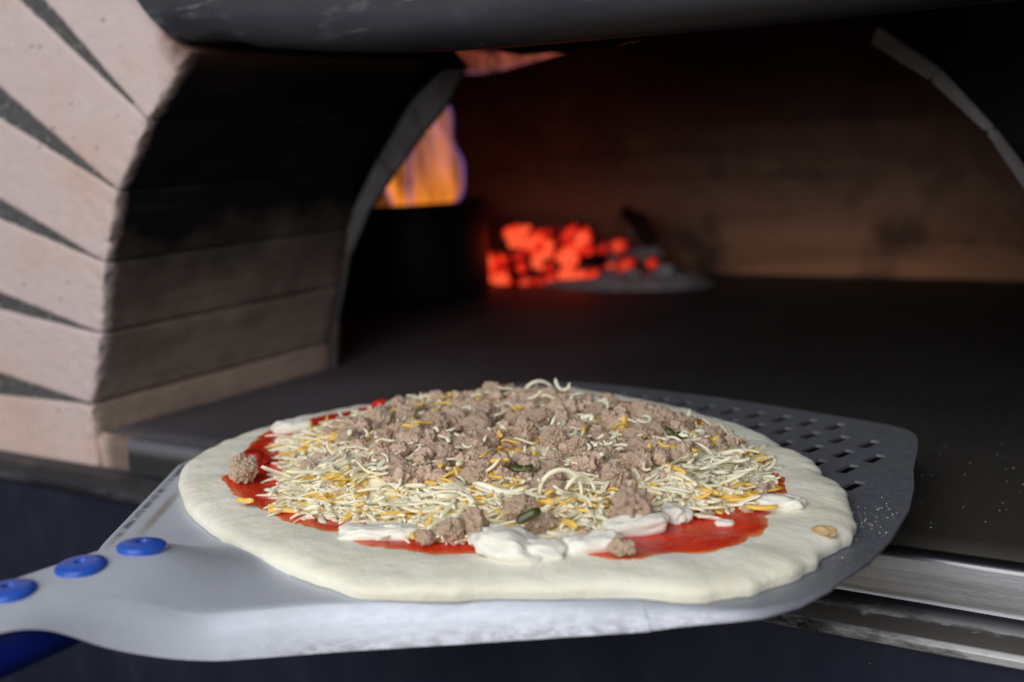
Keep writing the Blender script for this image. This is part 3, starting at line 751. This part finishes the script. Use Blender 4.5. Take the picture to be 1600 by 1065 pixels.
def polar(pts, c, sig=4.):
    tab = sorted((math.atan2(y - c.y, x - c.x), math.hypot(x - c.x, y - c.y)) for x, y in pts)
    tab = [(tab[-1][0] - 2 * PI, tab[-1][1])] + tab + [(tab[0][0] + 2 * PI, tab[0][1])]
    N = 720; raw = [interp(tab, -PI + 2 * PI * i / N) for i in range(N)]
    W = [math.exp(-(k / sig) ** 2) for k in range(-12, 13)] if sig else [1]; w0 = len(W) // 2; tot = sum(W)
    sm = [sum(W[k] * raw[(i + k - w0) % N] for k in range(len(W))) / tot for i in range(N)]
    def f(t):
        u = (t + PI) / (2 * PI) * N; i = int(math.floor(u)); return lerp(sm[i % N], sm[(i + 1) % N], u - i)
    return f
RD, RS, RC0 = polar(dough_px, PC), polar(sauce_px, PC), polar(cheese_px, PC)
RC = lambda t: RC0(t) * (1.0 - .06 * max(0, math.cos(t - 2.6)) - .055 * max(0, math.cos(t + 2.45)) ** 3)
SC = Vector((-.295, .462)); RSA = polar(saus_px, SC)
def pol(x, y, c): return math.atan2(y - c.y, x - c.x), math.hypot(x - c.x, y - c.y)
def zd_t(t, x, y):
    T = .0058 + .0018 * math.exp(-((t - .88) / .09) ** 2) + .0014 * ns(x, y, 0, 26) + .0009 * ns(x * .6, y, 3, 70) + .0003 * ns(x, y, 6, 170)
    return ZB + .0004 + T
def zd(x, y):
    th, r = pol(x, y, PC); return zd_t(min(r / RD(th), .95), x, y)
# dough
V = []; F = []; NA = 360
ts = [0] + [k / 30 * .93 for k in range(1, 31)]
edge = []
for j in range(NA): pass
rings = []
for i, t in enumerate(ts[1:]): rings.append(('top', t))
for k in range(1, 8): rings.append(('edge', k / 7))
V.append((PC.x, PC.y, zd_t(0, PC.x, PC.y)))
for kind, t in rings:
    for j in range(NA):
        a = -PI + 2 * PI * j / NA; R = RD(a) * (1 + .006 * ns(math.cos(a), math.sin(a), 0, 9) + .003 * ns(math.cos(a), math.sin(a), 5, 22) + sstep(1.3, .4, abs(a)) * (.010 * ns(math.cos(a), math.sin(a), 8, 17) + .008 * ns(math.cos(a), math.sin(a), 11, 40)))
        if kind == 'top':
            x, y = PC.x + R * t * math.cos(a), PC.y + R * t * math.sin(a); z = zd_t(t, x, y)
        else:
            x0, y0 = PC.x + R * .93 * math.cos(a), PC.y + R * .93 * math.sin(a); z0 = zd_t(.93, x0, y0)
            e = t * PI * .5 * 1.25
            w = R * .07
            hgt = z0 - ZB - .0004
            rr = R * .93 + w * min(1, math.sin(min(e, PI / 2)) ) - (w * .10 * max(0, (e - PI / 2)) if e > PI / 2 else 0)
            zz = ZB + .0004 + hgt * max(0, math.cos(e * .8)) ** .9 if t < 1 else ZB + .0003
            x, y = PC.x + rr * math.cos(a), PC.y + rr * math.sin(a)
            z = zz + (.0007 * ns(x, y, zz, 120) if t < .9 else 0)
        V.append((x, y, z))
for j in range(NA): F.append((0, 1 + j, 1 + (j + 1) % NA))
for i in range(len(rings) - 1):
    for j in range(NA):
        F.append((1 + i * NA + j, 1 + (i + 1) * NA + j, 1 + (i + 1) * NA + (j + 1) % NA, 1 + i * NA + (j + 1) % NA))
obj('dough', mesh_of('dough', V, F), DOUGH, pizza)
# sauce
V = []; F = []; thin = []; NS = 420; NR = 44
V.append((PC.x, PC.y, zd(PC.x, PC.y) + .001)); thin.append(0)
for i in range(1, NR + 1):
    t = i / NR * 1.06
    for j in range(NS):
        a = -PI + 2 * PI * j / NS; R = RS(a); x, y = PC.x + R * t * math.cos(a), PC.y + R * t * math.sin(a)
        e = (1.0 - t) * R                                          # metres inside the outline
        h = .0014 * sstep(-.004, .010, e) - .0007 + .0006 * ns(x, y, 7, 60) + .0003 * ns(x, y, 2, 190)
        if e < 0: h -= .0006 * min(1, -e / .004)
        V.append((x, y, zd(x, y) + h)); thin.append(max(0., min(1., 1 - h / .0006)))
for j in range(NS): F.append((0, 1 + j, 1 + (j + 1) % NS))
for i in range(NR - 1):
    for j in range(NS): F.append((1 + i * NS + j, 1 + (i + 1) * NS + j, 1 + (i + 1) * NS + (j + 1) % NS, 1 + i * NS + (j + 1) % NS))
m = mesh_of('tomato_sauce', V, F)
at = m.attributes.new('thin', 'FLOAT', 'POINT')
for k, v in enumerate(thin): at.data[k].value = v
obj('tomato_sauce', m, SAUCE, pizza)

def mound(x, y):
    th, r = pol(x, y, PC); q = r / RC(th)
    return .0105 * (1 - sstep(.66, 1.0, q)) * (1 + .35 * ns(x, y, 9, 45))
def in_cheese(x, y, k=1.): th, r = pol(x, y, PC); return r < RC(th) * k
def in_saus(x, y, k=1.): th, r = pol(x, y, SC); return r < RSA(th) * k

# shredded cheese
def shred(L, W, T, curl, lift, seed, az, pitch, roll):
    rnd = random.Random(seed); n = max(6, int(L / .0026)); pts = []; ang = 0.; x = y = 0.
    ph = rnd.uniform(0, 6.28); k2 = rnd.uniform(-.8, .8)
    for i in range(n + 1):
        u = i / n; pts.append((x, y, lift * math.sin(PI * u) + .0006 * math.sin(u * 7 + ph)))
        ang = curl * (u - .5) + k2 * math.sin(u * 4 + ph)
        x += L / n * math.cos(ang); y += L / n * math.sin(ang)
    c = Vector(pts[n // 2]); M = Matrix.Rotation(az, 3, 'Z') @ Matrix.Rotation(pitch, 3, 'Y') @ Matrix.Rotation(roll, 3, 'X')
    P = [M @ (Vector(p) - c) for p in pts]
    rad = [W / 2 * (.55 + .45 * min(1, 12 * min(i / n, 1 - i / n) + .2)) * (1 + .18 * ns(i * .37, seed * .7, 0)) for i in range(n + 1)]
    V, F = tube(P, rad, 8, T / W, twist=rnd.uniform(-1.6, 1.6), up=M @ Vector((0, 0, 1)))
    return V, F
rnd = random.Random(11)
items = []
def add_shreds(N, zr, lenr, fn=None, kz=1.):
    c = 0
    while c < N:
        x, y = PC.x + rnd.uniform(-.17, .17), PC.y + rnd.uniform(-.14, .14)
        if not in_cheese(x, y, .985): continue
        if fn and not fn(x, y): continue
        c += 1
        h = mound(x, y) * kz; u = rnd.uniform(*zr)
        cl = ns(x, y, 20, 26) + rnd.gauss(0, .38)
        org = cl > .30
        L = rnd.uniform(*lenr) * (.8 if org else 1.)
        V, F = shred(L, rnd.uniform(.0013, .0028), rnd.uniform(.0009, .0014), rnd.gauss(0, 1.9), rnd.uniform(-.001, .002), rnd.random() * 999, rnd.uniform(0, 2 * PI), rnd.gauss(0, .08), rnd.gauss(0, .4))
        loc = Vector((x, y, zd(x, y) + .0020 + h * u))
        items.append((loc, V, F, org, u * (h / .0115), in_saus(x, y, .96)))
add_shreds(2300, (.35, .92), (.006, .028))
add_shreds(1100, (.72, 1.08), (.012, .036), lambda x, y: not in_saus(x, y, .95) or rnd.random() < .10)
n_before = len(items)
add_shreds(120, (1.25, 1.6), (.006, .015), lambda x, y: in_saus(x, y, .95))
def rimq(x, y): th, r = pol(x, y, PC); return r > .86 * RC(th)
add_shreds(420, (.1, .8), (.006, .016), rimq)
# a few that rear up in loops, seen edge-on from the front
def loop_shred(x, y, z, r, az, a0, a1, w=.0022, tilt=0.):
    P = []
    for i in range(19):
        t = lerp(a0, a1, i / 18); P.append(Vector((r * math.cos(t), .0015 * math.sin(t * 2), r * 1.15 * math.sin(t))))
    M = Matrix.Rotation(az, 3, 'Z') @ Matrix.Rotation(tilt, 3, 'X')
    P = [M @ p for p in P]
    V, F = tube(P, [w / 2 * (.6 + .4 * math.sin(PI * (i + 1) / 20)) for i in range(19)], 8, .65)
    return (Vector((x, y, z)), V, F)
loops = [(-.2385, .398, .0085, .0085, .45, -.3, 3.5), (-.232, .402, .0070, .0068, .85, .1, 2.7), (-.345, .556, .010, .010, .6, .0, 3.2)]
manual = []
for x, y, dz, r, az, a0, a1 in loops:
    h = mound(x, y); manual.append(loop_shred(x, y, zd(x, y) + h * .75 + dz * .45, r, az, a0, a1) + (False, 2., False))
for x, y, L, az, p, org in [(-.372, .371, .026, -.55, -.35, False), (-.212, .4905, .012, .7, -.75, True), (-.262, .5, .010, 1.4, -1.2, True), (-.335, .449, .014, .9, -.8, False), (-.301, .43, .016, 1.1, -.7, False),
                          (-.275, .4, .016, .8, -.6, False), (-.312, .566, .009, 1.2, -1.1, True), (-.32, .5, .012, .5, -.9, False), (-.24, .47, .012, .9, -.9, False), (-.228, .455, .011, 1.3, -1.1, True), (-.268, .47, .012, 1.2, -1.1, True),
                          (-.178, .44, .016, .2, -.3, True), (-.168, .432, .017, -.1, -.05, True), (-.185, .455, .014, .4, -.5, True), (-.338, .3560, .012, .3, -.05, False), (-.372, .352, .010, .1, -.05, True)]:
    V, F = shred(L, .0025, .0015, .25, .001, L * 1e4, az, p, .4)
    manual.append((Vector((x, y, zd(x, y) + mound(x, y) + .0035)), V, F, org, 2., False))
def vis(it):   # how largely it shows: high in the heap, near the front, clear of the sausage
    return it[4] * 1.0 - (it[0].y - .33) * 3.0 - (1.2 if it[5] else 0)
items.sort(key=vis, reverse=True); items = manual + items
cnt = {False: 0, True: 0}; rest = {False: ([], []), True: ([], [])}
for loc, V, F, org, u, ins in items:
    if cnt[org] < (99 if not org else 70):
        cnt[org] += 1
        obj('cheddar_shred' if org else 'mozzarella_shred', mesh_of('shred', V, F), ORANGE if org else WHITE, pizza, loc)
    else:
        RV, RF = rest[org]; b = len(RV)
        RV.extend([Vector(v) + loc for v in V]); RF.extend([tuple(b + i for i in f) for f in F])
# the packed shreds low in the heap, as one lumpy layer
RV, RF = rest[False]; b0 = len(RV); NB, NRB = 220, 40
for i in range(NRB + 1):
    for j in range(NB):
        a = -PI + 2 * PI * j / NB; r = RC(a) * .97 * i / NRB; x, y = PC.x + r * math.cos(a), PC.y + r * math.sin(a)
        q = i / NRB; RV.append(Vector((x, y, zd(x, y) - .001 + (mound(x, y) * .86 + .0020) * (1 - sstep(.9, 1., q)) + .0012 * ns(x, y, 1, 230) + .0010 * ns(x, y, 6, 90))))
for i in range(NRB):
    for j in range(NB): RF.append((b0 + i * NB + j, b0 + (i + 1) * NB + j, b0 + (i + 1) * NB + (j + 1) % NB, b0 + i * NB + (j + 1) % NB))
for org in (False, True):
    o = obj('shredded_cheddar' if org else 'shredded_mozzarella', mesh_of('shreds', *rest[org]), ORANGE if org else WHITE, pizza); o['kind'] = 'stuff'

# sausage crumbles
def crumble_mesh(seed, nb=3, sub=5):
    rr = random.Random(seed); bm = bmesh.new()
    for b in range(nb):
        t = bmesh.new(); bmesh.ops.create_icosphere(t, subdivisions=sub, radius=1.)
        c0 = Vector((rr.uniform(-.55, .55), rr.uniform(-.55, .55), rr.uniform(-.35, .40))) if b else Vector((0, 0, 0))
        R = rr.uniform(.45, .70) if b else .72
        sd = seed * 13.7 + b * 5.3
        for v in t.verts:
            d = v.co.copy()
            k = 1 + .42 * ns(d.x + sd, d.y, d.z, 1.5) + .22 * ns(d.x, d.y + sd, d.z, 3.4)
            p = d * k * R
            q = (p + c0) * 5.0 + Vector((sd, 0, 0))
            f = noise.voronoi(q)[0]
            g = max(0., 1 - (f[0] / .75) ** 2) ** .5
            q2 = (p + c0) * 10.5 + Vector((0, sd, 0)); f2 = noise.voronoi(q2)[0]
            g2 = max(0., 1 - (f2[0] / .8) ** 2) ** .5
            v.co = p + c0 + d * (g - .6) * .15 + d * (g2 - .6) * .075
        me = bpy.data.meshes.new('t'); t.to_mesh(me); t.free(); bm.from_mesh(me); bpy.data.meshes.remove(me)
    return bm_mesh(bm, 'crumble')
protos = [crumble_mesh(i, 2 + i % 2, 6 if i < 6 else 5) for i in range(12)]
small = [crumble_mesh(50 + i, 2, 4) for i in range(5)]
for m in protos + small: m.materials.append(SAUS)
CR = [(-0.4004, 0.3798, 70), (-0.3733, 0.3957, 52), (-0.3424, 0.3993, 36), (-0.3367, 0.4085, 40), (-0.3408, 0.4515, 62), (-0.2692, 0.3467, 30), (-0.2618, 0.3533, 42), (-0.2575, 0.3622, 44), (-0.245, 0.38, 42), (-0.234, 0.372, 40), (-0.2078, 0.4, 88), (-0.2402, 0.3979, 46), (-0.241, 0.4787, 58), (-0.2729, 0.4536, 60), (-0.4284, 0.5342, 34), (-0.3838, 0.4927, 42), (-0.3594, 0.531, 58), (-0.3492, 0.5382, 44), (-0.3651, 0.4625, 40), (-0.3912, 0.4744, 46), (-0.3392, 0.4943, 62), (-0.3067, 0.4923, 60), (-0.3077, 0.416, 50), (-0.2902, 0.421, 52), (-0.296, 0.4629, 60), (-0.2605, 0.4527, 52), (-0.2844, 0.5153, 50), (-0.3065, 0.5674, 44), (-0.2555, 0.5263, 50), (-0.2396, 0.5184, 58), (-0.2173, 0.5032, 46), (-0.2785, 0.5324, 42), (-0.2257, 0.4446, 60), (-0.2576, 0.472, 48), (-0.176, 0.46, 34), (-0.1725, 0.4345, 26), (-0.185, 0.425, 19), (-0.1952, 0.3655, 30), (-0.2116, 0.3705, 26)]
rnd = random.Random(5)
placed = []
def put_crumble(x, y, R, mesh, up=.5):
    h = mound(x, y); z = zd(x, y) + h * .95 + R * (up + .12)
    o = bpy.data.objects.new('sausage_crumble', mesh); link(o); o.parent = pizza
    o.location = Vector((x, y, z)) - pizza.location
    o.rotation_euler = (rnd.uniform(-.5, .5), rnd.uniform(-.5, .5), rnd.uniform(0, 6.28))
    s = rnd.uniform(.9, 1.1); o.scale = (R * s, R / s, R * rnd.uniform(.85, 1.05))
    placed.append((x, y, R))
for i, (x, y, s) in enumerate(CR):
    d = .42 + (y - .35) * .75
    put_crumble(x, y, s * d / 1847 / 2 * (1. if i in (0, 1, 10) else 1.35 if i in (5, 6, 7, 8, 9, 37, 38) else .96), protos[i % 12] if s > 34 else small[i % 5], .62 if i in (0, 4, 10, 12) else .75 if i in (5, 6, 7, 8, 9, 37, 38) else .42)
tries = 0
while len(placed) < 99 and tries < 6000:
    tries += 1
    x, y = SC.x + rnd.uniform(-.12, .12), SC.y + rnd.uniform(-.11, .11)
    if not in_saus(x, y, 1.0): continue
    R = rnd.choice((.0045, .0055, .0065, .0075, .0085)) * rnd.uniform(.9, 1.1)
    if any(math.hypot(x - a, y - b) < (R + r) * .62 for a, b, r in placed): continue
    put_crumble(x, y, R, rnd.choice(protos + small), rnd.uniform(.15, .55))
# small bits filling between them
bmv, bmf = [], []
sm = [([v.co.copy() for v in m.vertices], [tuple(p.vertices) for p in m.polygons]) for m in (crumble_mesh(80, 1, 4), crumble_mesh(81, 2, 4), crumble_mesh(82, 1, 4))]
c = 0
while c < 420:
    x, y = SC.x + rnd.uniform(-.125, .125), SC.y + rnd.uniform(-.115, .11)
    if not in_saus(x, y, 1.04): continue
    c += 1; R = rnd.uniform(.0020, .0058); vs, fs = rnd.choice(sm)
    M = Matrix.Rotation(rnd.uniform(0, 6.28), 3, 'Z') @ Matrix.Rotation(rnd.uniform(0, 3), 3, 'X'); L = Vector((x, y, zd(x, y) + mound(x, y) + R * rnd.uniform(.0, .9)))
    b = len(bmv); bmv.extend([L + M @ (v * R) for v in vs]); bmf.extend([tuple(b + i for i in f) for f in fs])
o = obj('sausage_bits', mesh_of('sausage_bits', bmv, bmf), SAUS, pizza); o['kind'] = 'stuff'

# fresh mozzarella pieces
def slab(x, y, sx, sy, sz, rot, seed, lift=0., bend=0., wob=.22, name='mozzarella_piece'):
    b = bmesh.new(); bmesh.ops.create_cube(b, size=2.)
    bmesh.ops.subdivide_edges(b, edges=list(b.edges), cuts=14, use_grid_fill=True)
    M = Matrix.Rotation(rot, 3, 'Z'); sx *= .92; sy *= .86; sz *= .82
    for v in b.verts:
        c = v.co.copy(); s = c.normalized() * 1.15; c = c.lerp(s, .62)
        c *= 1 + wob * ns(c.x + seed, c.y, c.z, 1.0) + wob * .25 * ns(c.x, c.y + seed, c.z, 2.1)
        p = Vector((c.x * sx, c.y * sy, c.z * sz)); p += Vector((0, 0, 1)) * sz * .18 * ns(c.x + seed, c.y, c.z, 5.) ; p.z += bend * (p.x / sx) * abs(p.x / sx) * sz + .35 * sz * ns(c.x + seed, c.y, 0, 1.6)
        v.co = M @ p
    return obj(name, bm_mesh(b, name), MOZZ, pizza, (x, y, zd(x, y) + sz * .75 + lift))
slab(-.2940, .3470, .0165, .0060, .0036, .42, 1)
slab(-.2345, .3510, .0135, .0090, .0058, .15, 2, .0004, -.6, .42)
slab(-.2240, .3530, .0120, .0055, .0040, .42, 12, .0, -.2, .3)
slab(-.2080, .3680, .0120, .0060, .0042, .62, 3, 0, .2)
slab(-.2030, .3930, .0140, .0055, .0042, .72, 4, .0006, .3)
slab(-.1960, .4150, .0070, .0055, .0036, -.4, 5, .0005)
slab(-.1630, .4450, .0100, .0062, .0032, .35, 6, .0003)
slab(-.1752, .4172, .0040, .0028, .0015, .3, 7)
slab(-.4480, .4640, .0110, .0070, .0040, .7, 8)
slab(-.293, .530, .0065, .0060, .0050, .4, 9, .010)
# pepper pieces and odds and ends
GP = m_plain('green_pepper', (.075, .085, .018), .3, 200, .6, .5, .1); RP = m_plain('red_pepper', (.55, .018, .008), .25, 200, .8, .5, .1); TO = m_plain('tomato_blob', (.42, .014, .006), .22, 150, .8, .5, .1)
def sliver(x, y, z, L, W, az, mat, name, bend=.5, tilt=.5):
    V, F = shred(L, W, W * .4, bend, .001, L * 77777, az, tilt, .8)
    obj(name, mesh_of(name, V, F), mat, pizza, (x, y, z))
sliver(-.2640, .4090, zd(-.264, .409) + mound(-.264, .409) + .0055, .0105, .0040, .35, GP, 'green_pepper_sliver', .7, -.1)
sliver(-.2330, .3640, zd(-.2330, .3640) + .0120, .0100, .0040, .9, GP, 'green_pepper_sliver', .6, -.6)
sliver(-.2245, .4760, zd(-.2245, .476) + mound(-.2245, .476) + .006, .0085, .0034, .5, GP, 'green_pepper_sliver', .5, .2)
sliver(-.3950, .4750, zd(-.395, .475) + mound(-.395, .475) + .008, .0080, .0056, 1.0, RP, 'red_pepper_piece', .4, -.9)
o = obj('tomato_blob', lump(.0075, 4, 3., (1.2, .9, .55), .25), TO, pizza, (-.4230, .4085, zd(-.423, .4085) + .0025))
o = obj('dough_crumb', lump(.0036, 4, 9., (1.3, .8, .6), .4), m_plain('crumb', (.55, .38, .18), .7, 300), pizza, (-.1375, .4235, zd(-.1375, .4235) + .0008))

# ------------------------------------------------------------------ flour specks
FLO = m_plain('flour', (.78, .75, .68), .9, 200, .85, .1)
oct_v = [Vector(p) for p in ((1, 0, 0), (-1, 0, 0), (0, 1, 0), (0, -1, 0), (0, 0, .7), (0, 0, -.4))]
oct_f = [(0, 2, 4), (2, 1, 4), (1, 3, 4), (3, 0, 4), (2, 0, 5), (1, 2, 5), (3, 1, 5), (0, 3, 5)]
def specks(pts):
    V, F = [], []
    for x, y, z, r in pts:
        b = len(V); M = Matrix.Rotation(random.uniform(0, 6), 3, 'Z')
        V.extend([Vector((x, y, z)) + M @ (v * r * random.uniform(.6, 1.2)) for v in oct_v]); F.extend([tuple(b + i for i in f) for f in oct_f])
    return V, F
rnd = random.Random(3); pts = []
for _ in range(70):
    x, y = rnd.gauss(-.095, .04), rnd.gauss(.61, .055)
    if y > .523 and x > -.2 : pts.append((x, y, .0002, rnd.choice((.0002, .0003, .0004))))
tag(obj('flour_specks', mesh_of('flour_specks', *specks(pts), smooth=False), FLO), 'tiny flour specks on the dark floor right of the peel', 'flour', kind='stuff')
pts = []
for _ in range(110):
    lat, s = rnd.gauss(.176, .008), rnd.gauss(.225, .022)
    if lat < .189 - max(0, s - .22) * .45: p = pw(lat, s, ZB + .0002); pts.append((p.x, p.y, p.z, rnd.choice((.00015, .0002, .0003, .0004))))
for _ in range(120):
    lat, s = -rnd.uniform(.03, .14), rnd.uniform(.03, .14)
    if abs(lat) < .035 + 1.12 * (s - .035): p = pw(lat, s, ztop(lat, s) + .0001 if s < .0998 else ZB + .0001); pts.append((p.x, p.y, p.z, rnd.choice((.0003, .0005, .0007))))
o = obj('flour_dusting', mesh_of('flour_dusting', *specks(pts), smooth=False), FLO)
tag(o, 'pale flour grains scattered on the metal peel beside the dough', 'flour', kind='stuff')

# ------------------------------------------------------------------ light
w = bpy.data.worlds.new('World'); S.world = w; w.use_nodes = True
nt = w.node_tree; bg = nt.nodes['Background']
sky = nt.nodes.new('ShaderNodeTexSky'); sky.sky_type = 'NISHITA'; sky.sun_disc = False
sky.sun_elevation = math.radians(38); sky.sun_rotation = math.radians(200)
nt.links.new(sky.outputs[0], bg.inputs[0]); bg.inputs[1].default_value = .04
def area(name, loc, target, size, power, col, sizey=None):
    l = bpy.data.lights.new(name, 'AREA'); l.energy = power; l.color = col; l.size = size
    if sizey: l.shape = 'RECTANGLE'; l.size_y = sizey
    o = bpy.data.objects.new(name, l); link(o); o.location = loc
    o.rotation_euler = (Vector(target) - Vector(loc)).to_track_quat('-Z', 'Y').to_euler(); return o
area('daylight_opening', (-.12, -1.2, 1.02), (-.35, .45, .05), 1.8, 40., (1., .975, .96))

# ------------------------------------------------------------------ camera
cam = bpy.data.cameras.new('camera'); co = bpy.data.objects.new('camera', cam); link(co)
Rm = Matrix(((0.84233609, -0.05155678, 0.53648095), (0.53670266, 0.17110297, -0.8262409), (-0.04919516, 0.98390328, 0.17179686)))
co.matrix_world = Matrix.Translation((0, 0, .19)) @ Rm.to_4x4()
cam.sensor_width = 36; cam.lens = 41.56; cam.clip_start = .01; cam.clip_end = 50
cam.dof.use_dof = True; cam.dof.focus_distance = .515; cam.dof.aperture_fstop = 6.0
S.camera = co
S.render.engine = 'CYCLES'
S.cycles.use_denoising = True
try: S.cycles.denoiser = 'OPENIMAGEDENOISE'
except Exception: pass
S.cycles.max_bounces = 8; S.cycles.transparent_max_bounces = 24
S.view_settings.view_transform = 'Standard'
try: S.view_settings.look = 'None'
except Exception: pass
S.view_settings.exposure = 0; S.view_settings.gamma = 1
